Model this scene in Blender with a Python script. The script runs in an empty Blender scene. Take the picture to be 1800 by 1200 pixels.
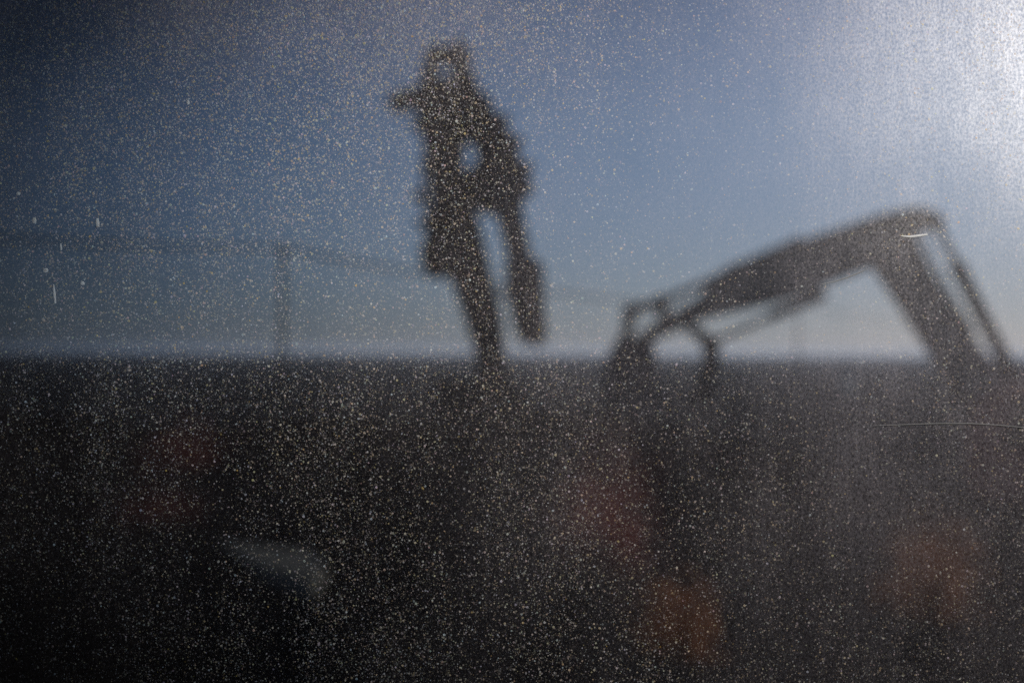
import bpy, bmesh, math, random
import numpy as np
from mathutils import Vector, Matrix

random.seed(7)
rng = np.random.default_rng(11)
R = math.radians
scene = bpy.context.scene
COL = scene.collection

# ------------------------------------------------------------------ camera
EYE = 3.5                     # seated in a high cab
FPX = 2500.0                  # 50 mm lens on a 36 mm sensor, counted in photo pixels
cam_d = bpy.data.cameras.new("camera")
cam = bpy.data.objects.new("camera", cam_d)
COL.objects.link(cam)
scene.camera = cam
cam_d.lens = 50
cam_d.sensor_width = 36
cam_d.clip_start = 0.01
cam_d.clip_end = 20000
cam.location = (0, 0, EYE)
cam.rotation_euler = (Matrix.Rotation(R(90.43), 3, 'X') @ Matrix.Rotation(R(0.3), 3, 'Z')).to_euler()
cam_d.dof.use_dof = True
PANE_Y = 0.40
cam_d.dof.focus_distance = PANE_Y + 0.012
cam_d.dof.aperture_fstop = 8.8
cam_d.dof.aperture_blades = 0

# ------------------------------------------------------------------ light
SUN_AZ, SUN_EL = R(25.5), R(14.5)      # to the right of the view, low
world = bpy.data.worlds.new("World")
scene.world = world
world.use_nodes = True
wn = world.node_tree
sky = wn.nodes.new('ShaderNodeTexSky')
sky.sky_type = 'NISHITA'
sky.sun_disc = False
sky.sun_elevation = SUN_EL
sky.sun_rotation = SUN_AZ
sky.altitude = 800
sky.air_density = 1.0
sky.dust_density = 0.3
sky.ozone_density = 2.5
bg = wn.nodes['Background']
bg.inputs['Strength'].default_value = 0.060
hs = wn.nodes.new('ShaderNodeHueSaturation')          # thin winter air: greyer than the clear-sky model
hs.inputs['Saturation'].default_value = 0.85
tn = wn.nodes.new('ShaderNodeMix'); tn.data_type = 'RGBA'; tn.blend_type = 'MULTIPLY'
tn.inputs['Factor'].default_value = 1
tc = wn.nodes.new('ShaderNodeTexCoord'); sp = wn.nodes.new('ShaderNodeSeparateXYZ'); cr = wn.nodes.new('ShaderNodeValToRGB')
wn.links.new(tc.outputs['Generated'], sp.inputs[0]); wn.links.new(sp.outputs['Z'], cr.inputs['Fac'])
cr.color_ramp.elements[0].position = 0.0; cr.color_ramp.elements[0].color = (0.42, 0.51, 0.82, 1)   # grey-blue murk low down
cr.color_ramp.elements[1].position = 0.16; cr.color_ramp.elements[1].color = (0.90, 0.93, 1.12, 1)
wn.links.new(cr.outputs[0], tn.inputs['B'])
wn.links.new(sky.outputs[0], hs.inputs['Color'])
wn.links.new(hs.outputs[0], tn.inputs['A'])
wn.links.new(tn.outputs['Result'], bg.inputs['Color'])

sun_d = bpy.data.lights.new("sun", 'SUN')
sun_d.energy = 4.6
sun_d.angle = R(0.5)
sun_d.color = (1.0, 0.95, 0.89)
sun = bpy.data.objects.new("sun", sun_d)
COL.objects.link(sun)
to_sun = Vector((math.sin(SUN_AZ) * math.cos(SUN_EL), math.cos(SUN_AZ) * math.cos(SUN_EL), math.sin(SUN_EL)))
sun.rotation_euler = to_sun.to_track_quat('Z', 'Y').to_euler()
sun.location = (20, 40, 30)

scene.view_settings.view_transform = 'Standard'
scene.view_settings.look = 'None'
scene.view_settings.gamma = 1
scene.view_settings.exposure = -0.6
scene.cycles.use_denoising = False
scene.cycles.use_adaptive_sampling = False
scene.cycles.transparent_max_bounces = 16

# ------------------------------------------------------------------ helpers
def node(nt, t, **kw):
    n = nt.nodes.new(t)
    for k, v in kw.items():
        setattr(n, k, v)
    return n

def new_mat(name):
    m = bpy.data.materials.new(name)
    m.use_nodes = True
    nt = m.node_tree
    nt.nodes.clear()
    out = nt.nodes.new('ShaderNodeOutputMaterial')
    return m, nt, out

def noise(nt, scale, detail=4, rough=0.55, vec=None):
    n = node(nt, 'ShaderNodeTexNoise')
    n.inputs['Scale'].default_value = scale
    n.inputs['Detail'].default_value = detail
    n.inputs['Roughness'].default_value = rough
    if vec is not None:
        nt.links.new(vec, n.inputs['Vector'])
    return n.outputs['Fac']

def ramp(nt, fac, stops):
    r = node(nt, 'ShaderNodeValToRGB')
    el = r.color_ramp.elements
    while len(el) < len(stops):
        el.new(0.5)
    for e, (p, c) in zip(el, stops):
        e.position = p
        e.color = c if len(c) == 4 else (*c, 1)
    nt.links.new(fac, r.inputs['Fac'])
    return r.outputs['Color']

def obj_vec(nt, scale=None):
    tc = node(nt, 'ShaderNodeTexCoord')
    if scale is None:
        return tc.outputs['Object']
    mp = node(nt, 'ShaderNodeMapping')
    mp.inputs['Scale'].default_value = scale
    nt.links.new(tc.outputs['Object'], mp.inputs['Vector'])
    return mp.outputs['Vector']

def surf(name, a, b, scale=3.0, rough=0.6, metal=0.0, bump=0.0, bscale=20, spec=0.5):
    """painted / worn surface: two tones broken up by noise"""
    m, nt, out = new_mat(name)
    p = node(nt, 'ShaderNodeBsdfPrincipled')
    v = obj_vec(nt)
    c = ramp(nt, noise(nt, scale, 6, 0.65, v), [(0.35, a), (0.65, b)])
    nt.links.new(c, p.inputs['Base Color'])
    p.inputs['Roughness'].default_value = rough
    p.inputs['Metallic'].default_value = metal
    p.inputs['Specular IOR Level'].default_value = spec
    if bump:
        bn = node(nt, 'ShaderNodeBump')
        bn.inputs['Strength'].default_value = bump
        nt.links.new(noise(nt, bscale, 5, 0.6, v), bn.inputs['Height'])
        nt.links.new(bn.outputs[0], p.inputs['Normal'])
    nt.links.new(p.outputs[0], out.inputs['Surface'])
    return m

M = {}
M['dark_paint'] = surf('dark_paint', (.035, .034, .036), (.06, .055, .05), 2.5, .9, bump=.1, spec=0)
M['brown_paint'] = surf('brown_paint', (.40, .31, .23), (.48, .37, .27), 2.2, .9, bump=.1, spec=0)
M['red_paint'] = surf('red_paint', (.52, .22, .15), (.42, .17, .12), 1.6, .95, bump=.3, spec=0)
M['steel'] = surf('steel', (.06, .06, .065), (.10, .095, .09), 8, .7, .1, spec=.1)
M['chrome'] = surf('chrome', (.35, .35, .36), (.45, .45, .46), 8, .18, 1)
M['rubber'] = surf('rubber', (.012, .012, .012), (.02, .02, .02), 9, .95, spec=0)
M['track'] = surf('track', (.04, .032, .026), (.07, .055, .045), 6, .95, 0, .4, 18, 0)
M['cab_glass'] = surf('cab_glass', (.015, .018, .02), (.02, .024, .026), 2, .08)
M['wood'] = surf('wood', (.025, .02, .017), (.045, .037, .032), 14, .85, bump=.3)
M['cable'] = surf('cable', (.02, .02, .02), (.03, .03, .03), 4, .7)
M['porcelain'] = surf('porcelain', (.25, .24, .22), (.32, .3, .28), 6, .3)
M['pale'] = surf('pale', (.80, .66, .47), (.85, .70, .52), 4, .8, bump=.2)
M['slab_face'] = surf('slab_face', (.20, .175, .14), (.27, .235, .18), 3, .95, bump=.4, spec=0)
M['twig'] = surf('twig', (.06, .03, .022), (.09, .045, .03), 6, .9)
M['frame'] = surf('frame', (.03, .03, .032), (.045, .045, .046), 9, .5)
M['cab_lining'] = surf('cab_lining', (.012, .012, .013), (.02, .02, .021), 5, .9)

def leaf_mat(name, a, b):
    m, nt, out = new_mat(name)
    d = node(nt, 'ShaderNodeBsdfDiffuse'); t = node(nt, 'ShaderNodeBsdfTranslucent')
    c = ramp(nt, noise(nt, 5, 3, .6, obj_vec(nt)), [(.35, a), (.65, b)])
    nt.links.new(c, d.inputs[0]); nt.links.new(c, t.inputs[0])
    mx = node(nt, 'ShaderNodeMixShader'); mx.inputs[0].default_value = .4
    nt.links.new(d.outputs[0], mx.inputs[1]); nt.links.new(t.outputs[0], mx.inputs[2])
    nt.links.new(mx.outputs[0], out.inputs['Surface'])
    return m
M['red_leaf'] = leaf_mat('red_leaf', (.34, .085, .06), (.25, .07, .05))
M['orange_leaf'] = leaf_mat('orange_leaf', (.36, .14, .045), (.26, .09, .035))

def link_mesh(name, me, mat, parent=None):
    o = bpy.data.objects.new(name, me)
    COL.objects.link(o)
    if mat is not None:
        me.materials.append(mat)
    if parent is not None:
        o.parent = parent
        o.matrix_parent_inverse = Matrix.Identity(4)
        # meshes are written in world metres: bring them into the parent's frame
        w = Vector((0, 0, 0)); p = parent
        while p is not None:
            w += p.location; p = p.parent
        me.transform(Matrix.Translation(-w))
    return o

def build(name, bm, mat, parent=None, smooth=False):
    bmesh.ops.recalc_face_normals(bm, faces=bm.faces)
    me = bpy.data.meshes.new(name)
    bm.to_mesh(me)
    bm.free()
    if smooth:
        for p in me.polygons:
            p.use_smooth = True
    return link_mesh(name, me, mat, parent)

def thing(name, loc, label, cat, group=None):
    o = bpy.data.objects.new(name, None)
    COL.objects.link(o)
    o.location = loc
    o.empty_display_size = .3
    o['label'] = label; o['category'] = cat
    if group: o['group'] = group
    return o

def tag(o, label, cat, group=None):
    o['label'] = label; o['category'] = cat
    if group: o['group'] = group
    return o

def structure(o, kind='structure'):
    o['kind'] = kind
    return o

def at(px, py, d):
    """metres in the plane d ahead of the cab"""
    hy = 621 + (px - 900) * .0052
    return Vector(((px - 900) / FPX * d, d, EYE + (hy - py) / FPX * d))

def add_prism(bm, pts, y0, y1, bev=.03):
    """closed outline in the X-Z plane (list of Vector) given thickness along Y and soft edges"""
    vs = [bm.verts.new((p.x, y0, p.z)) for p in pts]
    f = bm.faces.new(vs)
    ex = bmesh.ops.extrude_face_region(bm, geom=[f])
    nv = [g for g in ex['geom'] if isinstance(g, bmesh.types.BMVert)]
    bmesh.ops.translate(bm, verts=nv, vec=(0, y1 - y0, 0))
    if bev:
        es = {e for v in vs + nv for e in v.link_edges}
        bmesh.ops.bevel(bm, geom=list(es), offset=bev, segments=2, affect='EDGES', clamp_overlap=True)

def prism(name, px, d, dy, th, mat, parent, bev=.03):
    bm = bmesh.new()
    add_prism(bm, [at(x, y, d) for x, y in px], d + dy - th / 2, d + dy + th / 2, bev)
    return build(name, bm, mat, parent)

def add_box(bm, x0, x1, y0, y1, z0, z1, bev=0.0):
    r = bmesh.ops.create_cube(bm, size=1)
    for v in r['verts']:
        v.co = Vector((x0 + (v.co.x + .5) * (x1 - x0), y0 + (v.co.y + .5) * (y1 - y0), z0 + (v.co.z + .5) * (z1 - z0)))
    if bev:
        es = list({e for v in r['verts'] for e in v.link_edges})
        bmesh.ops.bevel(bm, geom=es, offset=bev, segments=2, affect='EDGES')

def add_tube(bm, pts, rad, seg=10, cap=True):
    pts = [Vector(p) for p in pts]
    if not hasattr(rad, '__len__'):
        rad = [rad] * len(pts)
    rings = []
    ref = Vector((0, 1, 0))
    for i, p in enumerate(pts):
        t = (pts[min(i + 1, len(pts) - 1)] - pts[max(i - 1, 0)]).normalized()
        u = t.cross(ref)
        if u.length < .2:
            u = t.cross(Vector((1, 0, 0)))
        u.normalize()
        w = t.cross(u)
        rings.append([bm.verts.new(p + (u * math.cos(a) + w * math.sin(a)) * rad[i])
                      for a in [2 * math.pi * k / seg for k in range(seg)]])
    for a, b in zip(rings, rings[1:]):
        for k in range(seg):
            bm.faces.new((a[k], a[(k + 1) % seg], b[(k + 1) % seg], b[k]))
    if cap:
        bm.faces.new(rings[0]); bm.faces.new(rings[-1])

def tube(name, pts, rad, mat, parent, seg=12):
    bm = bmesh.new()
    add_tube(bm, pts, rad, seg)
    return build(name, bm, mat, parent, True)

def cylinder_ram(parent, a, b, split, r, dy, d):
    """hydraulic cylinder: barrel and chrome rod with eyes at both ends (pixels, plane d)"""
    A = at(*a, d) + Vector((0, dy, 0)); B = at(*b, d) + Vector((0, dy, 0))
    S = A.lerp(B, split)
    bm = bmesh.new()
    add_tube(bm, [A, A.lerp(S, .03), A.lerp(S, .94), A.lerp(S, .941), S], [r * .9, r, r, r * 1.18, r * 1.18], 14)
    add_tube(bm, [A + Vector((0, -r * 1.3, 0)), A + Vector((0, r * 1.3, 0))], r * 1.15, 12)
    c = build('hydraulic_cylinder', bm, M['dark_paint'], parent, True)
    bm = bmesh.new()
    add_tube(bm, [S, B], r * .55, 12)
    add_tube(bm, [B + Vector((0, -r * 1.2, 0)), B + Vector((0, r * 1.2, 0))], r * 1.05, 12)
    build('rod', bm, M['steel'], c, True)
    return c

def pin(parent, p, d, r, th):
    P = at(*p, d)
    bm = bmesh.new()
    add_tube(bm, [P + Vector((0, -th / 2, 0)), P + Vector((0, th / 2, 0))], r, 14)
    return build('pivot_pin', bm, M['steel'], parent, True)

def crawler(parent, x0, x1, yc, wid, h=1.0):
    """one crawler track: belt with grousers, side frame, sprocket, idler and rollers"""
    r = h / 2
    path = []
    n = 14
    for k in range(n + 1):
        a = math.pi / 2 - math.pi * k / n
        path.append((x1 - r + math.cos(a) * r, r + math.sin(a) * r))
    for k in range(n + 1):
        a = -math.pi / 2 - math.pi * k / n
        path.append((x0 + r + math.cos(a) * r, r + math.sin(a) * r))
    # resample into shoes
    P = path + [path[0]]
    L = [0]
    for a, b in zip(P, P[1:]):
        L.append(L[-1] + math.hypot(b[0] - a[0], b[1] - a[1]))
    shoes = int(L[-1] / .2)
    def pt(s):
        s %= L[-1]
        for i in range(len(P) - 1):
            if L[i + 1] >= s:
                t = (s - L[i]) / max(1e-6, L[i + 1] - L[i])
                return Vector((P[i][0] + (P[i + 1][0] - P[i][0]) * t, 0, P[i][1] + (P[i + 1][1] - P[i][1]) * t))
    bm = bmesh.new()
    for k in range(shoes):
        a = pt(k * L[-1] / shoes); b = pt((k + .92) * L[-1] / shoes)
        t = (b - a).normalized(); nrm = Vector((-t.z, 0, t.x))
        prof = [a, b, b - nrm * .05, a - nrm * .05]
        g = [a + nrm * .045 + t * .01, a + nrm * .045 + t * .035, a + t * .05, a]
        for q in (prof, g):
            vs0 = [bm.verts.new((p.x, yc - wid / 2, p.z)) for p in q]
            vs1 = [bm.verts.new((p.x, yc + wid / 2, p.z)) for p in q]
            bm.faces.new(vs0); bm.faces.new(vs1)
            for i in range(4):
                bm.faces.new((vs0[i], vs0[(i + 1) % 4], vs1[(i + 1) % 4], vs1[i]))
    t = build('crawler_track', bm, M['track'], parent)
    bm = bmesh.new()
    add_box(bm, x0 + r * .9, x1 - r * .9, yc - wid * .32, yc + wid * .32, r * .55, r * 1.45, .05)
    build('track_frame', bm, M['dark_paint'], t)
    for nm, cx in (('sprocket', x0 + r), ('idler', x1 - r)):
        bm = bmesh.new()
        add_tube(bm, [(cx, yc - wid * .3, r), (cx, yc + wid * .3, r)], r * .82, 20)
        build(nm, bm, M['steel'], t)
    k = 7
    for i in range(k):
        cx = x0 + r + (x1 - x0 - 2 * r) * (i + .5) / k
        bm = bmesh.new()
        add_tube(bm, [(cx, yc - wid * .38, .2), (cx, yc + wid * .38, .2)], .14, 12)
        build('roller', bm, M['steel'], t, True)

def upper_body(parent, x0, x1, yc, face, mat):
    """slewing house of an excavator in metres; face = +1 looks towards +X"""
    L = x1 - x0
    front = x1 if face > 0 else x0
    back = x0 if face > 0 else x1
    def X(t):
        return front + (back - front) * t
    def rng_(a, b):
        return min(X(a), X(b)), max(X(a), X(b))
    bm = bmesh.new()
    a, b = rng_(.02, .98); add_box(bm, a, b, yc - 1.3, yc + 1.3, 1.14, 1.36, .04)
    build('deck', bm, M['rubber'], parent)
    bm = bmesh.new()
    c = X(.45)
    add_tube(bm, [(c, yc, .62), (c, yc, 1.14)], .75, 24)
    add_box(bm, c - .9, c + .9, yc - 1.0, yc + 1.0, .45, .75, .05)
    build('slew_ring', bm, M['steel'], parent)
    bm = bmesh.new()
    pr = [(.36, 1.362), (.36, 2.2), (.40, 2.36), (.84, 2.36), (.84, 1.362)]
    add_prism(bm, [Vector((X(t), 0, z)) for t, z in pr], yc - 1.28, yc + 1.28, .05)
    hood = build('engine_hood', bm, mat, parent)
    bm = bmesh.new()
    for k in range(6):
        a, b = rng_(.52, .72); add_box(bm, a, b, yc - 1.315, yc - 1.283, 1.55 + k * .11, 1.60 + k * .11)
    build('grille', bm, M['dark_paint'], hood)
    bm = bmesh.new()
    add_tube(bm, [(X(.7), yc + .6, 2.362), (X(.7), yc + .6, 2.75), (X(.71), yc + .6, 2.85)], .07, 12)
    build('exhaust_pipe', bm, M['steel'], hood, True)
    bm = bmesh.new()
    pr = [(.842, 1.2), (.842, 2.25), (.88, 2.38), (.97, 2.3), (1.02, 1.9), (1.02, 1.35), (.98, 1.2)]
    add_prism(bm, [Vector((X(t), 0, z)) for t, z in pr], yc - 1.35, yc + 1.35, .08)
    build('counterweight', bm, mat, parent)
    cy0, cy1 = yc - 1.3, yc - .3
    bm = bmesh.new()
    pr = [(.05, 1.362), (.03, 2.2), (.09, 2.98), (.12, 3.04), (.34, 3.04), (.355, 2.98), (.355, 1.362)]
    add_prism(bm, [Vector((X(t), 0, z)) for t, z in pr], cy0, cy1, .05)
    cab = build('cab', bm, mat, parent)
    bm = bmesh.new()
    pr = [(.075, 2.15), (.115, 2.88), (.19, 2.88), (.19, 2.15)]
    add_prism(bm, [Vector((X(t), 0, z)) for t, z in pr], cy0 - .012, cy0 - .003, 0)
    pr = [(.21, 2.15), (.21, 2.88), (.33, 2.88), (.33, 2.15)]
    add_prism(bm, [Vector((X(t), 0, z)) for t, z in pr], cy0 - .012, cy0 - .003, 0)
    build('side_window', bm, M['cab_glass'], cab)
    bm = bmesh.new()
    add_tube(bm, [(X(.2), cy0 - .05, 1.75), (X(.2), cy0 - .05, 2.05)], .018, 8)
    build('handle', bm, M['steel'], cab)

# ------------------------------------------------------------------ ground and far setting
def soil_material():
    m, nt, out = new_mat('dark_soil')
    p = node(nt, 'ShaderNodeBsdfDiffuse')
    v = obj_vec(nt)
    a = noise(nt, .06, 5, .6, v)
    b = noise(nt, 1.3, 8, .7, v)
    mx = node(nt, 'ShaderNodeMath', operation='MULTIPLY_ADD')
    nt.links.new(a, mx.inputs[0]); mx.inputs[1].default_value = .6
    nt.links.new(b, mx.inputs[2])
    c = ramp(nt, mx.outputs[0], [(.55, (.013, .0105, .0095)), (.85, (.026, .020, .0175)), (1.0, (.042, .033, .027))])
    nt.links.new(c, p.inputs['Color'])
    p.inputs['Roughness'].default_value = .6
    bn = node(nt, 'ShaderNodeBump'); bn.inputs['Strength'].default_value = .6; bn.inputs['Distance'].default_value = .15
    nt.links.new(noise(nt, 2.2, 8, .7, v), bn.inputs['Height'])
    nt.links.new(bn.outputs[0], p.inputs['Normal'])
    nt.links.new(p.outputs[0], out.inputs['Surface'])
    return m

def bank(x, y):
    """low bank added to hide the machine bodies and keep the near ground dark"""
    t = 1 / (1 + np.exp(-(x - 3.3) * 2.0))
    crest = 2.78 - .75 * t + .10 * np.sin(x * .9 + 1) + .05 * np.sin(x * 2.3)
    crest = crest * np.clip((26 - np.abs(x)) / 10, 0, 1)
    up = np.clip((y - 1.5) / 12.5, 0, 1); dn = np.clip((18.6 - y) / 3.6, 0, 1)
    f = lambda q: q * q * (3 - 2 * q)
    return crest * np.minimum(.25 * f(up) + .75 * up, f(dn))

def make_ground():
    # one sheet, fine near the machines and coarse to the horizon, with low clods and ruts
    def axis(lo, hi, fine_lo, fine_hi, step, grow):
        s = [fine_lo]
        while s[-1] < fine_hi: s.append(s[-1] + step)
        d = step
        while s[-1] < hi: d *= grow; s.append(s[-1] + d)
        d = step
        while s[0] > lo: d *= grow; s.insert(0, s[0] - d)
        return np.array(s)
    xs = axis(-4000, 4000, -25, 30, .4, 1.25)
    ys = axis(-300, 6000, 4, 50, .4, 1.25)
    X, Y = np.meshgrid(xs, ys)
    Z = np.zeros_like(X)
    for k in range(26):
        f = 10 ** rng.uniform(-1.2, .35); a = rng.uniform(0, 6.28); ph = rng.uniform(0, 6.28)
        Z += .028 / max(f, .3) ** .5 * np.sin((X * math.cos(a) + Y * math.sin(a)) * f + ph)
    fade = np.clip((120 - np.hypot(X, Y)) / 60, 0, 1)
    Z = np.where(True, Z * fade, 0) - .12
    for (cx, cy) in ((-3.0, 24), (11.0, 22)):      # trodden flat under the machines
        w = np.clip((np.hypot((X - cx) * .8, Y - cy) - 3.4) / 2.0, 0, 1)
        Z = Z * w + (-.01) * (1 - w)
    Z = Z + bank(X, Y)
    n, mcol = X.shape
    verts = np.stack([X, Y, Z], -1).reshape(-1, 3)
    idx = np.arange(n * mcol).reshape(n, mcol)
    q = np.stack([idx[:-1, :-1], idx[:-1, 1:], idx[1:, 1:], idx[1:, :-1]], -1).reshape(-1, 4)
    me = bpy.data.meshes.new('ground')
    me.from_pydata(verts.tolist(), [], q.tolist())
    for p in me.polygons: p.use_smooth = True
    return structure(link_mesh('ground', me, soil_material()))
make_ground()

# power line running off across the plain
POLES = [(-43.5, 0.5), (-9.7, 60.0), (24.1, 120.0), (57.9, 180.0)]
DIRV = Vector((33.8, 60, 0)).normalized()
SIDE = Vector((DIRV.y, -DIRV.x, 0))
PH = 8.05
pole_labels = ['wooden power pole beside the cab, left of the view', 'slim wooden power pole standing alone on the horizon left of the upright machine arm',
               'distant wooden power pole under the arm of the reaching excavator', 'far wooden power pole behind the boom of the reaching excavator']
for (x, y), lab in zip(POLES, pole_labels):
    r = thing('power_pole', (x, y, 0), lab, 'power pole', 'power poles across the plain')
    bm = bmesh.new()
    add_tube(bm, [(x, y, -.3), (x, y, 3), (x, y, PH)], [.115, .10, .08], 12)
    build('shaft', bm, M['wood'], r, True)
    bm = bmesh.new()
    c = Vector((x, y, PH - .45)); a = c - SIDE * .3; b = c + SIDE * .3
    for z0, in ((0,),):
        add_tube(bm, [a, b], .035, 4)
    build('crossarm', bm, M['wood'], r)
    for e in (a, b):
        bm = bmesh.new()
        add_tube(bm, [e + Vector((0, 0, .05)), e + Vector((0, 0, .11)), e + Vector((0, 0, .12)), e + Vector((0, 0, .2)), e + Vector((0, 0, .24))], [.02, .02, .05, .06, .03], 10)
        build('insulator', bm, M['porcelain'], r, True)
for sgn, lab in ((-1, 'thin power cable on the left side of the pole crossarms'), (1, 'thin power cable on the right side of the pole crossarms')):
    pts = []
    for (x0, y0), (x1, y1) in zip(POLES, POLES[1:]):
        A = Vector((x0, y0, PH - .22)) + SIDE * .3 * sgn; B = Vector((x1, y1, PH - .22)) + SIDE * .3 * sgn
        for k in range(24):
            t = k / 24
            pts.append(A.lerp(B, t) - Vector((0, 0, 1.0 * 4 * t * (1 - t))))
    pts.append(B)
    bm = bmesh.new()
    add_tube(bm, pts, .034, 6)
    tag(build('power_cable', bm, M['cable'], None, True), lab, 'power cable', 'power cables between the poles')

# ------------------------------------------------------------------ reaching excavator on the right
D2 = 22.0
ex = thing('excavator', (11.2, D2, 0), 'brown excavator at right reaching its long arm and bucket out to the left', 'excavator', 'excavators')
prism('boom', [(1548, 486), (1531, 462), (1545, 425), (1580, 408), (1604, 420), (1628, 474), (1665, 535), (1712, 610), (1790, 700), (1850, 760),
               (1862, 800), (1825, 810), (1770, 770), (1690, 700), (1631, 612), (1588, 545)], D2, 0, .55, M['brown_paint'], ex, .03)
prism('stick', [(1603, 366), (1636, 372), (1644, 392), (1632, 406), (1598, 410), (1585, 440), (1545, 468), (1455, 502), (1404, 525), (1312, 547),
                (1235, 564), (1178, 588), (1152, 600), (1128, 606), (1122, 590), (1145, 572), (1182, 553), (1235, 519), (1252, 486), (1343, 444), (1448, 411), (1538, 381)],
      D2, 0, .40, M['brown_paint'], ex, .03)
cylinder_ram(ex, (1772, 655), (1640, 394), .72, .115, -.1, D2)
cylinder_ram(ex, (1400, 432), (1160, 532), .5, .10, 0, D2)
cylinder_ram(ex, (1440, 522), (1250, 604), .45, .085, 0, D2)
for s in (-1, 1):
    bm = bmesh.new()
    add_prism(bm, [at(x, y, D2) for x, y in [(1100, 540), (1165, 526), (1170, 540), (1150, 548), (1118, 552), (1104, 606), (1092, 604)]], D2 + s * .27 - .04, D2 + s * .27 + .04, .008)
    build('bucket_link', bm, M['dark_paint'], ex)
    bm = bmesh.new()
    add_prism(bm, [at(x, y, D2) for x, y in [(1155, 530), (1168, 528), (1176, 572), (1166, 578)]], D2 + s * .35 - .03, D2 + s * .35 + .03, .006)
    build('guide_link', bm, M['dark_paint'], ex)
# bucket: side plates, curved back and teeth
bk = [(1092, 596), (1142, 596), (1146, 640), (1143, 700), (1150, 745), (1130, 748), (1098, 738), (1076, 712), (1066, 676), (1074, 632)]
bm = bmesh.new()
for s in (-1, 1):
    add_prism(bm, [at(x, y, D2) for x, y in bk], D2 + s * .62 - .03, D2 + s * .62 + .03, .01)
back = [at(x, y, D2) for x, y in [(1150, 745), (1130, 748), (1098, 738), (1076, 712), (1066, 676), (1074, 632), (1092, 598), (1142, 598)]]
for a, b in zip(back, back[1:]):
    dv = (b - a).normalized(); nn = Vector((-dv.z, 0, dv.x)) * .035
    add_prism(bm, [a, b, b + nn, a + nn], D2 - .59, D2 + .59, 0)
bucket = build('bucket', bm, M['steel'], ex)
for k in range(5):
    y = D2 - .5 + k * .25
    bm = bmesh.new()
    add_prism(bm, [at(*p, D2) for p in [(1142, 742), (1153, 744), (1160, 768), (1150, 764)]], y - .05, y + .05, .008)
    build('tooth', bm, M['steel'], bucket)
prism('thumb', [(1196, 572), (1210, 566), (1252, 594), (1264, 606), (1262, 640), (1250, 690), (1228, 716), (1218, 706), (1234, 672), (1240, 630), (1234, 606)],
      D2, 0, .34, M['dark_paint'], ex, .02)
for p, r_, t_ in (((1590, 416), .13, .66), ((1133, 598), .07, .8), ((1203, 573), .06, .5), ((1835, 785), .14, .9), ((1102, 545), .06, .7)):
    pin(ex, p, D2, r_, t_)
tube('hose', [at(x, y, D2) + Vector((0, -.3, 0)) for x, y in [(1700, 590), (1650, 500), (1622, 440), (1606, 392), (1570, 384), (1500, 398)]], .03, M['rubber'], ex)
for s in (-1, 1):
    bm = bmesh.new()
    add_prism(bm, [at(x, y, D2) for x, y in [(1800, 850), (1800, 790), (1830, 752), (1870, 762), (1900, 850)]], D2 + s * .42 - .05, D2 + s * .42 + .05, .01)
    build('boom_bracket', bm, M['dark_paint'], ex)
upper_body(ex, 6.7, 12.2, D2, -1, M['red_paint'])
for s in (-1, 1):
    crawler(ex, 7.2, 11.9, D2 + s * 1.25, .65)

# ------------------------------------------------------------------ upright excavator left of centre
D1 = 24.0
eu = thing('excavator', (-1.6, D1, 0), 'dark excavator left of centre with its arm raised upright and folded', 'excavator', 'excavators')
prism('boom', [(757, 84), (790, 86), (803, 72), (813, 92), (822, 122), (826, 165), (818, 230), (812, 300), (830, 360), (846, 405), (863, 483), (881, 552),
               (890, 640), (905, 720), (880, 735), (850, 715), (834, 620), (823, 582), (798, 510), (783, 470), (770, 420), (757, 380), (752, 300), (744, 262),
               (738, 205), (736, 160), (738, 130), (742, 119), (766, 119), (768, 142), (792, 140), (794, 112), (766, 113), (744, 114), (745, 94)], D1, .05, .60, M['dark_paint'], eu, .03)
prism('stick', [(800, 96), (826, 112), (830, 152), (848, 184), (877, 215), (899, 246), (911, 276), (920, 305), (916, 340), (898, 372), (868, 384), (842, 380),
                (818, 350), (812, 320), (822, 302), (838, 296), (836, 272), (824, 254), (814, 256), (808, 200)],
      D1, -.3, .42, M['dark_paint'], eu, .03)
prism('coupler_plate', [(905, 300), (924, 310), (938, 342), (912, 358), (894, 380), (872, 388), (866, 350)], D1, -.3, .6, M['steel'], eu, .02)
for s in (-1, 1):
    bm = bmesh.new()
    add_prism(bm, [at(x, y, D1) for x, y in [(868, 372), (910, 364), (925, 412), (932, 456), (932, 478), (896, 486), (886, 440)]], D1 - .3 + s * .24 - .05, D1 - .3 + s * .24 + .05, .012)
    build('bucket_link', bm, M['steel'], eu)
bk = prism('breaker', [(885, 466), (912, 458), (930, 454), (953, 468), (956, 535), (961, 598), (946, 610), (915, 606), (900, 566), (891, 520)], D1, -.3, .55, M['dark_paint'], eu, .03)
prism('breaker_tool', [(934, 598), (950, 598), (951, 610), (946, 616), (938, 610)], D1, -.3, .16, M['steel'], bk, .02)
prism('lamp_bracket', [(740, 152), (720, 158), (708, 164), (706, 194), (724, 194), (742, 214)], D1, 0, .3, M['steel'], eu, .015)
for hx, hy_, hw in ((733, 228, 9), (747, 296, 8), (738, 352, 10), (741, 398, 8), (856, 186, 8), (884, 218, 9), (908, 256, 9), (925, 302, 10), (912, 396, 9), (884, 520, 7)):
    prism('hose_clamp', [(hx - hw, hy_ - hw * .8), (hx + hw, hy_ - hw), (hx + hw * .9, hy_ + hw), (hx - hw * 1.1, hy_ + hw * .7)], D1, -.35, .3, M['steel'], eu, .02)
lamp = prism('work_lamp', [(710, 158), (692, 166), (680, 176), (684, 192), (698, 201), (712, 196)], D1, 0, .32, M['dark_paint'], eu, .02)
prism('lens', [(680, 177), (677, 178), (681, 193), (685, 192)], D1, 0, .26, M['cab_glass'], lamp, 0)
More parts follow.
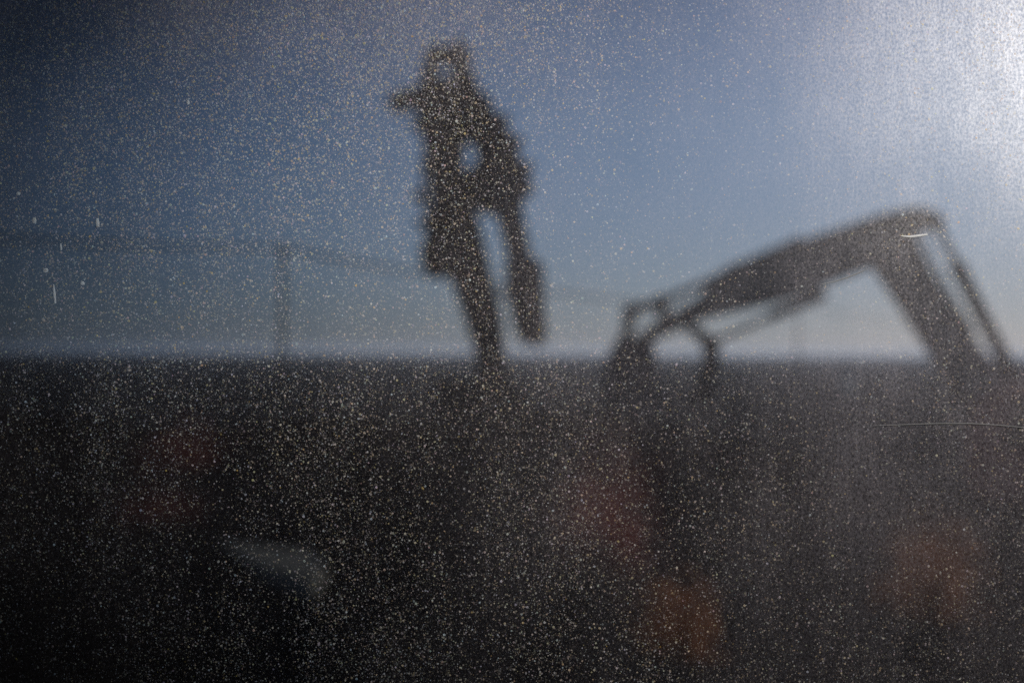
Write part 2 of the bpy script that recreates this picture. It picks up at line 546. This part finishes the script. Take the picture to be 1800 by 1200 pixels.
cylinder_ram(eu, (768, 470), (772, 300), .55, .2, -.45, D1)
cylinder_ram(eu, (772, 262), (812, 110), .6, .13, -.62, D1)
prism('cylinder_mount', [(742, 440), (752, 425), (785, 432), (800, 470), (790, 488), (755, 476), (742, 462)], D1, -.45, .5, M['dark_paint'], eu, .02)
prism('hose_guard', [(803, 62), (808, 70), (816, 96), (800, 92), (796, 74)], D1, .2, .2, M['steel'], eu, .01)
tube('hose', [at(x, y, D1) + Vector((0, -.6, 0)) for x, y in [(752, 380), (748, 330), (752, 280), (745, 240), (740, 215), (748, 180), (765, 130)]], .045, M['rubber'], eu)
tube('hose', [at(x, y, D1) + Vector((0, -.55, 0)) for x, y in [(815, 110), (836, 165), (872, 218), (900, 262), (916, 310), (914, 370), (916, 430)]], .04, M['rubber'], eu)
for p, r_, t_ in (((800, 108), .13, 1.1), ((868, 706), .15, 1.0), ((890, 362), .10, .8), ((912, 474), .09, .75)):
    pin(eu, p, D1, r_, t_)
for s in (-1, 1):
    bm = bmesh.new()
    add_prism(bm, [at(x, y, D1) for x, y in [(820, 850), (845, 700), (870, 680), (905, 700), (930, 850)]], D1 + .05 + s * .42 - .05, D1 + .05 + s * .42 + .05, .01)
    build('boom_bracket', bm, M['dark_paint'], eu)
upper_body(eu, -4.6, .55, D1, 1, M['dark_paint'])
for s in (-1, 1):
    crawler(eu, -4.2, .4, D1 + s * 1.25, .65)

# ------------------------------------------------------------------ things lying about on the ground
def ground_at(px, py):
    hy = 621 + (px - 900) * .0052
    d = 3.0
    while EYE - (py - hy) / FPX * d > float(bank(np.float64((px - 900) / FPX * d), np.float64(d))) - .1 and d < 150:
        d += .02
    return (px - 900) / FPX * d, d, float(bank(np.float64((px - 900) / FPX * d), np.float64(d)))

def clump(px, py_base, wpx, hpx, n, label, mat):  # soft reddish patch built as stems and loose leaves
    x, y, g = ground_at(px, py_base)
    w = wpx / FPX * y; h = hpx / FPX * y
    r = thing('clump', (x, y, g - .1), label, 'clump', 'reddish clumps on the plain')
    bm = bmesh.new()
    rr = random.Random(px)
    tips = []
    for k in range(16):
        a = rr.uniform(0, 6.28); rad = w * .5 * rr.uniform(.2, .95)
        tip = Vector((x + math.cos(a) * rad, y + math.sin(a) * rad * .9, g + h * rr.uniform(.3, 1.0)))
        b0 = Vector((x + math.cos(a) * .06, y + math.sin(a) * .06, g - .15))
        mid = b0.lerp(tip, .5) + Vector((0, 0, h * .08))
        add_tube(bm, [b0, mid, tip], [.010, .007, .003], 5)
        tips += [tip, mid]
    build('stems', bm, M['twig'], r)
    bm = bmesh.new()
    for k in range(n):
        c = rr.choice(tips) + Vector((rr.gauss(0, w * .30), rr.gauss(0, w * .24), rr.gauss(0, h * .26)))
        c.z = max(c.z, g - .05)
        s = rr.uniform(.008, .017)
        u = Vector((rr.gauss(0, 1), rr.gauss(0, 1), rr.gauss(0, 1))).normalized()
        v = u.orthogonal().normalized()
        vs = [bm.verts.new(c + u * s * 1.6), bm.verts.new(c + v * s * .6), bm.verts.new(c - u * s * 1.2), bm.verts.new(c - v * s * .6)]
        bm.faces.new(vs)
    build('foliage', bm, mat, r)

clump(1060, 1050, 120, 190, 3000, 'tall reddish bush below the bucket of the reaching excavator, largest of the reddish clumps', M['red_leaf'])
clump(1190, 1195, 90, 110, 1800, 'orange-brown bush nearest the bottom edge, right of centre', M['orange_leaf'])
clump(320, 886, 95, 100, 2000, 'dark red bush on the left of the plain, below the lone pole', M['red_leaf'])
clump(285, 980, 110, 80, 1800, 'low red-brown bush on the left beside the pale slab', M['red_leaf'])
clump(1632, 1098, 110, 120, 2200, 'orange-brown bush at lower right in front of the reaching excavator', M['orange_leaf'])

# pale smear built as a flat slab
x, y, g = ground_at(440, 1000)
GX = (float(bank(np.float64(x), np.float64(y + .2))) - float(bank(np.float64(x), np.float64(y - .2)))) / .4
bm = bmesh.new()
pts = [(a * .60, b * .62) for a, b in [(-1.15, -.2), (-.6, -.75), (.5, -.9), (1.1, -.6), (1.2, .1), (.6, .75), (-.4, .8), (-1.0, .4)]]
vs0 = [bm.verts.new((x + a, y + b - a * 1.3, g - .25 + GX * .45 * (b - a * 1.3))) for a, b in pts]
vs1 = [bm.verts.new((x + a * .94, y + b * .94 - a * 1.22, g + .14 + GX * .45 * (b - a * 1.3) + .012 * math.sin(a * 9 + b))) for a, b in pts]
bm.faces.new(vs0); bm.faces.new(vs1)
for i in range(8):
    bm.faces.new((vs0[i], vs0[(i + 1) % 8], vs1[(i + 1) % 8], vs1[i]))
bmesh.ops.bevel(bm, geom=bm.edges[:], offset=.012, segments=2, affect='EDGES')
tag(build('pale_slab', bm, M['slab_face']), 'pale grey slab lying flat on the dark ground at lower left', 'slab')

# pale tank far out
x, y = (1492 - 900) / FPX * 105, 105.0
tk = thing('water_tank', (x, y, 0), 'small pale upright tank far out under the reaching excavator arm', 'tank')
bm = bmesh.new()
add_tube(bm, [(x, y, .35), (x, y, .4), (x, y, 1.75), (x, y, 1.98), (x, y, 2.05)], [.5, .58, .58, .35, .16], 24)
build('tank_body', bm, M['pale'], tk, True)
bm = bmesh.new()
add_tube(bm, [(x, y, 2.05), (x, y, 2.13)], .2, 16)
build('lid', bm, M['dark_paint'], tk)
for sx in (-.4, .4):
    for sy in (-.4, .4):
        bm = bmesh.new()
        add_box(bm, x + sx - .05, x + sx + .05, y + sy - .05, y + sy + .05, -.15, .42)
        build('leg', bm, M['steel'], tk)

# ------------------------------------------------------------------ the cab window the view is taken through
win = thing('cab_window', (0, PANE_Y, EYE - .6), 'dust-coated scratched window pane of a machine cab glittering in low sun', 'window')
PW, PH2 = 1.7, .95                      # pane size
PZ = EYE + .02
GT = .005

def glass_material():
    m, nt, out = new_mat('window_glass')
    t = node(nt, 'ShaderNodeBsdfTransparent'); t.inputs[0].default_value = (.93, .95, .96, 1)
    g = node(nt, 'ShaderNodeBsdfGlossy'); g.inputs['Roughness'].default_value = .02
    lw = node(nt, 'ShaderNodeLayerWeight'); lw.inputs['Blend'].default_value = .15
    mp = node(nt, 'ShaderNodeMath', operation='MULTIPLY'); mp.inputs[1].default_value = .25
    nt.links.new(lw.outputs['Fresnel'], mp.inputs[0])
    mx = node(nt, 'ShaderNodeMixShader')
    nt.links.new(mp.outputs[0], mx.inputs[0])
    nt.links.new(t.outputs[0], mx.inputs[1]); nt.links.new(g.outputs[0], mx.inputs[2])
    nt.links.new(mx.outputs[0], out.inputs['Surface'])
    return m

bm = bmesh.new()
add_box(bm, -PW / 2, PW / 2, PANE_Y, PANE_Y + GT, PZ - PH2 / 2, PZ + PH2 / 2)
pane = build('glass_pane', bm, glass_material(), win)

def film_material():
    """fine dust bonded to the glass: scatters a little of the light that comes through"""
    m, nt, out = new_mat('dust_film')
    v = obj_vec(nt)
    n1 = noise(nt, 13, 7, .68, obj_vec(nt, (1, 1, .6)))
    vs = obj_vec(nt, (520, 520, 50))
    n2 = noise(nt, 1, 2, .5, vs)              # rain streaks
    vf = obj_vec(nt, (1, 1, .7))
    n3 = noise(nt, 1500, 3, .7, vf)            # fine grain
    r1 = ramp(nt, n1, [(.36, (.30,) * 3), (.63, (1,) * 3)])
    r2 = ramp(nt, n2, [(.32, (.82,) * 3), (.68, (1,) * 3)])
    r3 = ramp(nt, n3, [(.36, (.3,) * 3), (.64, (1,) * 3)])
    a = node(nt, 'ShaderNodeMath', operation='MULTIPLY'); nt.links.new(r1, a.inputs[0]); nt.links.new(r2, a.inputs[1])
    b = node(nt, 'ShaderNodeMath', operation='MULTIPLY'); nt.links.new(a.outputs[0], b.inputs[0]); nt.links.new(r3, b.inputs[1])
    c = node(nt, 'ShaderNodeMath', operation='MULTIPLY'); nt.links.new(b.outputs[0], c.inputs[0]); 
    sf = node(nt, 'ShaderNodeSeparateXYZ'); nt.links.new(v, sf.inputs[0])
    fd = node(nt, 'ShaderNodeMapRange')                  # brighter veil of light on the right, put in as denser film
    fd.inputs['From Min'].default_value = -.06; fd.inputs['From Max'].default_value = .15
    fd.inputs['To Min'].default_value = FILM * .16; fd.inputs['To Max'].default_value = FILM * 2.3
    fz = node(nt, 'ShaderNodeMapRange', interpolation_type='SMOOTHSTEP')   # and a fainter veil low down, put in as thinner film
    fz.inputs['From Min'].default_value = .50; fz.inputs['From Max'].default_value = .63
    fz.inputs['To Min'].default_value = .20; fz.inputs['To Max'].default_value = 1.0
    nt.links.new(sf.outputs['Z'], fz.inputs['Value'])
    fm = node(nt, 'ShaderNodeMath', operation='MULTIPLY')
    nt.links.new(sf.outputs['X'], fd.inputs['Value']); nt.links.new(fd.outputs[0], fm.inputs[0]); nt.links.new(fz.outputs[0], fm.inputs[1])
    ds = node(nt, 'ShaderNodeVectorMath', operation='DISTANCE')       # glow near the top of the pane, put in as denser dust film
    dm = node(nt, 'ShaderNodeMapping'); dm.inputs['Scale'].default_value = (1, 0, 1.8)
    nt.links.new(v, dm.inputs['Vector']); nt.links.new(dm.outputs[0], ds.inputs[0]); ds.inputs[1].default_value = (-.045, 0, .705 * 1.8)
    dr = node(nt, 'ShaderNodeMapRange', interpolation_type='SMOOTHSTEP')
    dr.inputs['From Min'].default_value = .01; dr.inputs['From Max'].default_value = .085
    dr.inputs['To Min'].default_value = FILM * .9; dr.inputs['To Max'].default_value = 0
    nt.links.new(ds.outputs['Value'], dr.inputs['Value'])
    fa = node(nt, 'ShaderNodeMath', operation='ADD'); nt.links.new(fm.outputs[0], fa.inputs[0]); nt.links.new(dr.outputs[0], fa.inputs[1])
    nt.links.new(fa.outputs[0], c.inputs[1])
    # vignette towards the left and corners, put into the film's transparent colour
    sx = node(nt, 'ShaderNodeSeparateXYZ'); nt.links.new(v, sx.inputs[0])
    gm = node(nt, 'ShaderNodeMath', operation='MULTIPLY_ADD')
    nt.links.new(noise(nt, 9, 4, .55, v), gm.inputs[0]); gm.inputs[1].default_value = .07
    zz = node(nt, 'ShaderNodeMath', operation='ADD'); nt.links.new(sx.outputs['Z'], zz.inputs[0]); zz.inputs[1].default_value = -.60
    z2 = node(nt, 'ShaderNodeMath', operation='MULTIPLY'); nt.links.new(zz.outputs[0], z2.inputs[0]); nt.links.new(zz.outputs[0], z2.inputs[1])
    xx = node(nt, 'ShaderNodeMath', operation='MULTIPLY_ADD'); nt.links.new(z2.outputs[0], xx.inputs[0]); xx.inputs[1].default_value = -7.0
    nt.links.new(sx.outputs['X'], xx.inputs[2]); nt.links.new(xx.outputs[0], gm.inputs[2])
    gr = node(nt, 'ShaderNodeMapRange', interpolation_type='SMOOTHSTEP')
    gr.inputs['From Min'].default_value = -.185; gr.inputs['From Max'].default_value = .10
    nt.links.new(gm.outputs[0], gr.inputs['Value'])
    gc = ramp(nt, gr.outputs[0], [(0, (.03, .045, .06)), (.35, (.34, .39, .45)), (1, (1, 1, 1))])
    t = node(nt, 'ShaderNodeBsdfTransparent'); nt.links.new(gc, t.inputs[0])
    rf = node(nt, 'ShaderNodeBsdfRefraction'); rf.inputs['IOR'].default_value = 1.3
    rf.inputs['Roughness'].default_value = FILM_R
    rf.inputs['Color'].default_value = (1, .96, .92, 1)
    tl = node(nt, 'ShaderNodeBsdfTranslucent'); tl.inputs[0].default_value = (.80, .70, .73, 1)
    m1 = node(nt, 'ShaderNodeMixShader'); m1.inputs[0].default_value = FILM_T
    nt.links.new(tl.outputs[0], m1.inputs[1]); nt.links.new(rf.outputs[0], m1.inputs[2])
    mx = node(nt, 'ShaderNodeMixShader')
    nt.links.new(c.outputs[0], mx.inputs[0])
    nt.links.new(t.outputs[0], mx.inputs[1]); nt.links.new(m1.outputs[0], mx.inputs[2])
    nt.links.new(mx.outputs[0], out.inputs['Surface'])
    return m
FILM, FILM_R, FILM_T = .17, .60, .055
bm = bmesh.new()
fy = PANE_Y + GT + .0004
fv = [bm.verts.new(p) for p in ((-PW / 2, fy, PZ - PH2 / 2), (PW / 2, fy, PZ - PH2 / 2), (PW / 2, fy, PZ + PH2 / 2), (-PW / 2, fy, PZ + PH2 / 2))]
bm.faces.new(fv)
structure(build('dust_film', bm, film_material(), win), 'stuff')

def grain_material():
    m, nt, out = new_mat('dust_grain')
    at_ = node(nt, 'ShaderNodeAttribute'); at_.attribute_name = 'tint'
    t = node(nt, 'ShaderNodeBsdfTranslucent')
    nt.links.new(at_.outputs['Color'], t.inputs[0])
    tr = node(nt, 'ShaderNodeBsdfTransparent')
    mx = node(nt, 'ShaderNodeMixShader')
    nt.links.new(at_.outputs['Alpha'], mx.inputs[0])        # thin grains let part of the view through
    nt.links.new(tr.outputs[0], mx.inputs[1]); nt.links.new(t.outputs[0], mx.inputs[2])
    nt.links.new(mx.outputs[0], out.inputs['Surface'])
    return m
GRAIN = grain_material()

VW, VH = PANE_Y * 36 / 50, PANE_Y * 24 / 50          # patch of the pane straight ahead
def fbm(x, z, seed, f0, oct_=4):
    r = np.random.default_rng(seed); s = np.zeros_like(x); amp = 1
    for o in range(oct_):
        for k in range(4):
            a = r.uniform(0, 6.28); ph = r.uniform(0, 6.28)
            s += amp * np.sin((x * math.cos(a) + z * math.sin(a)) * f0 + ph) / 4
        f0 *= 2.1; amp *= .6
    return s

def drift(x, z):
    """how thickly the dust lies: crowded in drifts, thin where the glass was once wiped"""
    u, w = x / (VW / 2), z / (VH / 2)
    d = .74 + .22 * fbm(x, z, 3, 25) + .2 * fbm(x, z, 5, 110) + .25 * fbm(x, z * .12, 9, 420)
    return d * (.66 + 1.2 * np.exp(-((u + .8) ** 2 / .3 + (w - .8) ** 2 / .5)) + 1.5 * np.exp(-((u + .35) ** 2 / .3 + (w - 1.1) ** 2 / .3)) + .14 * np.exp(-((u + .5) ** 2 / .6 + (w + .35) ** 2 / .5))
                + .55 * np.exp(-((u - 1.1) ** 2 / .12 + (w - .8) ** 2 / .5)) - .46 * np.exp(-((u - .38) ** 2 / .12 + (w - .25) ** 2 / .22)))

def scatter(n_mid, n_rest):
    """positions on the pane: dense on the middle of the pane, thinner over the rest of it"""
    mx, mz = VW * .62, VH * .66
    x = rng.uniform(-mx, mx, n_mid); z = rng.uniform(-mz, mz, n_mid)
    x2 = rng.uniform(-PW / 2 + .01, PW / 2 - .01, n_rest); z2 = rng.uniform(-PH2 / 2 + .01, PH2 / 2 - .01, n_rest)
    x = np.r_[x, x2]; z = np.r_[z, z2]
    keep = rng.uniform(0, 1.2, len(x)) < drift(x, z)
    return x[keep], z[keep]

def mesh_from(name, V, F, T, mat, parent):
    me = bpy.data.meshes.new(name)
    nf, k = F.shape
    me.vertices.add(len(V)); me.vertices.foreach_set('co', V.astype(np.float32).ravel())
    me.loops.add(nf * k); me.loops.foreach_set('vertex_index', F.astype(np.int32).ravel())
    me.polygons.add(nf); me.polygons.foreach_set('loop_start', (np.arange(nf) * k).astype(np.int32))
    me.update(calc_edges=True)
    a = me.attributes.new('tint', 'FLOAT_COLOR', 'POINT')
    a.data.foreach_set('color', (T if T.shape[1] == 4 else np.c_[T, np.ones(len(T))]).astype(np.float32).ravel())
    return link_mesh(name, me, mat, parent)

def tints(x, z, lo, hi, spread, p=1.0):
    n = len(x)
    b = lo + (hi - lo) * rng.uniform(0, 1, n) ** p
    u, w = x / (VW / 2), z / (VH / 2)                       # brighter glints put into the grain opacity at left, top and right edge
    b = b * (.80 - .35 / (1 + np.exp(-(u - .35) * 8)) + .9 * np.exp(-((u + .95) ** 2 / .35 + (w - .3) ** 2 / .8)) + 2.6 * np.exp(-((u + .32) ** 2 / .22 + (w - 1.1) ** 2 / .25)) + .7 * np.exp(-((u - 1.1) ** 2 / .2 + (w - .6) ** 2 / .6)))
    b = b * (1 - .32 / (1 + np.exp((w + .15) * 8)))
    h = rng.normal(.25, 1, (n, 1))
    c = np.array([1.0, .85, .74]) + h * np.array([.2, -.35, -.9]) * spread + rng.normal(0, spread * .35, (n, 3))
    return np.c_[np.clip(c, 0, 1), np.clip(b, 0, 1)]

def grains(name, n_mid, n_rest, r_med, sig, lo, hi, spread, p):
    """each grain a small open dome (4 sides) stuck to the outside of the glass"""
    x, z = scatter(n_mid, n_rest); n = len(x)
    r = np.minimum(r_med * np.exp(rng.normal(0, sig, n)), r_med * 4)
    a0 = rng.uniform(0, 6.28, n)
    V = np.zeros((n, 5, 3))
    el = rng.uniform(.7, 1.5, n)
    for k in range(4):
        a = a0 + k * math.pi / 2 + rng.uniform(-.4, .4, n); rr = r * rng.uniform(.7, 1.3, n)
        V[:, k, 0] = x + np.cos(a) * rr; V[:, k, 2] = PZ + z + np.sin(a) * rr * el
        V[:, k, 1] = fy + .0003
    V[:, 4, 0] = x + r * rng.normal(0, .3, n); V[:, 4, 2] = PZ + z + r * rng.normal(0, .3, n); V[:, 4, 1] = fy + .0003 + r * rng.uniform(.2, 1.1, n)
    base = np.arange(n)[:, None] * 5
    F = np.concatenate([np.stack([base[:, 0] + k, base[:, 0] + (k + 1) % 4, base[:, 0] + 4], 1) for k in range(4)])
    T = np.repeat(tints(x, z, lo, hi, spread, p), 5, 0)
    return structure(mesh_from(name, V.reshape(-1, 3), F, T, GRAIN, win), 'stuff')

def pits(name, n_mid, n_rest, r_med, sig, lo, hi, spread, p):
    """sand-blasted pits: raised rims that catch the sun as tiny rings"""
    x, z = scatter(n_mid, n_rest); n = len(x)
    S = 7
    r = np.minimum(r_med * np.exp(rng.normal(0, sig, n)), r_med * 2)
    V = np.zeros((n, S * 3, 3))
    for k in range(S):
        a = 2 * math.pi * k / S
        for j, (rr, h) in enumerate(((1.25, 0), (.85, .35), (.45, 0))):
            q = k * 3 + j
            V[:, q, 0] = x + math.cos(a) * rr * r; V[:, q, 2] = PZ + z + math.sin(a) * rr * r; V[:, q, 1] = fy + .0002 + h * r
    base = np.arange(n) * S * 3
    F = []
    for k in range(S):
        k2 = (k + 1) % S
        for j in range(2):
            F.append(np.stack([base + k * 3 + j, base + k2 * 3 + j, base + k2 * 3 + j + 1, base + k * 3 + j + 1], 1))
    T = np.repeat(tints(x, z, lo, hi, spread, p), S * 3, 0)
    return structure(mesh_from(name, V.reshape(-1, 3), np.concatenate(F), T, GRAIN, win), 'stuff')

grains('dust_grains', 800000, 450000, .00011, .38, .02, .60, .17, 3.0)
pits('dust_pits', 420000, 90000, .000135, .32, .008, 1.0, .17, 6.0)

# scratches and chips: thin raised burrs along the glass
def pane_pt(px, py):
    hy = px - 900
    return Vector(((px - 900) / FPX * PANE_Y, fy + .0006, EYE + (621 + hy * .0052 - py) / FPX * PANE_Y))

def burr(name, pts, wid, bright):
    P = [pane_pt(*p) for p in pts]
    V, T = [], []
    for i, p in enumerate(P):
        t = (P[min(i + 1, len(P) - 1)] - P[max(i - 1, 0)]).normalized()
        s = Vector((-t.z, 0, t.x)) * (wid * (.25 + .75 * math.sin(math.pi * (i + .35) / len(P))))
        V += [p + s, p + Vector((0, wid * .6, 0)), p - s]
        T += [[bright, bright * .96, bright * .9]] * 3
    F = []
    for i in range(len(P) - 1):
        for j in range(2):
            F.append([i * 3 + j, i * 3 + j + 1, i * 3 + 4 + j, i * 3 + 3 + j])
    return mesh_from(name, np.array([tuple(v) for v in V]), np.array(F), np.array(T), GRAIN, win)

burr('scratch', [(1545, 752), (1600, 750), (1660, 748), (1720, 748), (1770, 751), (1812, 755), (1850, 760)], .00018, .15)
burr('scratch', [(1452, 500), (1475, 495), (1500, 487), (1520, 479), (1534, 472)], .00017, .28)
burr('scratch', [(1594, 414), (1610, 415), (1626, 413), (1641, 411)], .00030, .85)
for (cx, cy, l, w) in ((83, 517, 34, .00022), (159, 390, 16, .00035), (17, 338, 6, .0004), (46, 386, 10, .0004), (94, 433, 12, .0002), (67, 475, 7, .0005), (319, 175, 8, .0003), (133, 498, 6, .0004)):
    burr('chip', [(cx - l * .05, cy - l / 2), (cx, cy), (cx + l * .05, cy + l / 2)], w * 1.6, 1.0)

# rubber seal, frame and the cab wall round the window, with the dim cab behind
bm = bmesh.new()
def ring(bm, w0, h0, w1, h1, y0, y1):
    o = [(-w1, -h1), (w1, -h1), (w1, h1), (-w1, h1)]; i = [(-w0, -h0), (w0, -h0), (w0, h0), (-w0, h0)]
    A = [bm.verts.new((a, y0, PZ + b)) for a, b in o]; B = [bm.verts.new((a, y0, PZ + b)) for a, b in i]
    C = [bm.verts.new((a, y1, PZ + b)) for a, b in o]; D = [bm.verts.new((a, y1, PZ + b)) for a, b in i]
    for k in range(4):
        j = (k + 1) % 4
        bm.faces.new((A[k], A[j], B[j], B[k])); bm.faces.new((C[k], C[j], D[j], D[k]))
        bm.faces.new((A[k], A[j], C[j], C[k])); bm.faces.new((B[k], B[j], D[j], D[k]))
ring(bm, PW / 2 - .012, PH2 / 2 - .012, PW / 2 + .02, PH2 / 2 + .02, PANE_Y - .02, PANE_Y - .001)
build('rubber_seal', bm, M['rubber'], win)
bm = bmesh.new()
ring(bm, PW / 2 + .001, PH2 / 2 + .001, PW / 2 + .05, PH2 / 2 + .05, PANE_Y, PANE_Y + .03)
build('window_frame', bm, M['frame'], win)
bm = bmesh.new()
ring(bm, PW / 2 + .051, PH2 / 2 + .051, 1.35, 1.0, PANE_Y - .02, PANE_Y + .02)
build('cab_front_wall', bm, M['cab_lining'], win)
bm = bmesh.new()
for b in ((-1.35, -1.31, -1.4, PANE_Y - .021, PZ - 1.0, PZ + 1.0), (1.31, 1.35, -1.4, PANE_Y - .021, PZ - 1.0, PZ + 1.0), (-1.309, 1.309, -1.4, -1.36, PZ - 1.0, PZ + 1.0),
          (-1.309, 1.309, -1.359, PANE_Y - .022, PZ + .96, PZ + .999), (-1.309, 1.309, -1.359, PANE_Y - .022, PZ - .999, PZ - .96)):
    add_box(bm, *b)
build('cab_shell', bm, M['cab_lining'], win)

# ------------------------------------------------------------------ thin air haze over the plain
bpy.context.view_layer.update()
bm = bmesh.new()
add_box(bm, -9500, 9500, -1500, 9500, -1.4, 10.5)
haze = build('haze', bm, None)
m, nt, out = new_mat('haze_air')
pv = node(nt, 'ShaderNodeVolumePrincipled')
pv.inputs['Color'].default_value = (.72, .80, .95, 1)
pv.inputs['Density'].default_value = .00036
pv.inputs['Anisotropy'].default_value = .2
nt.links.new(pv.outputs[0], out.inputs['Volume'])
haze.data.materials.append(m)
structure(haze, 'stuff')
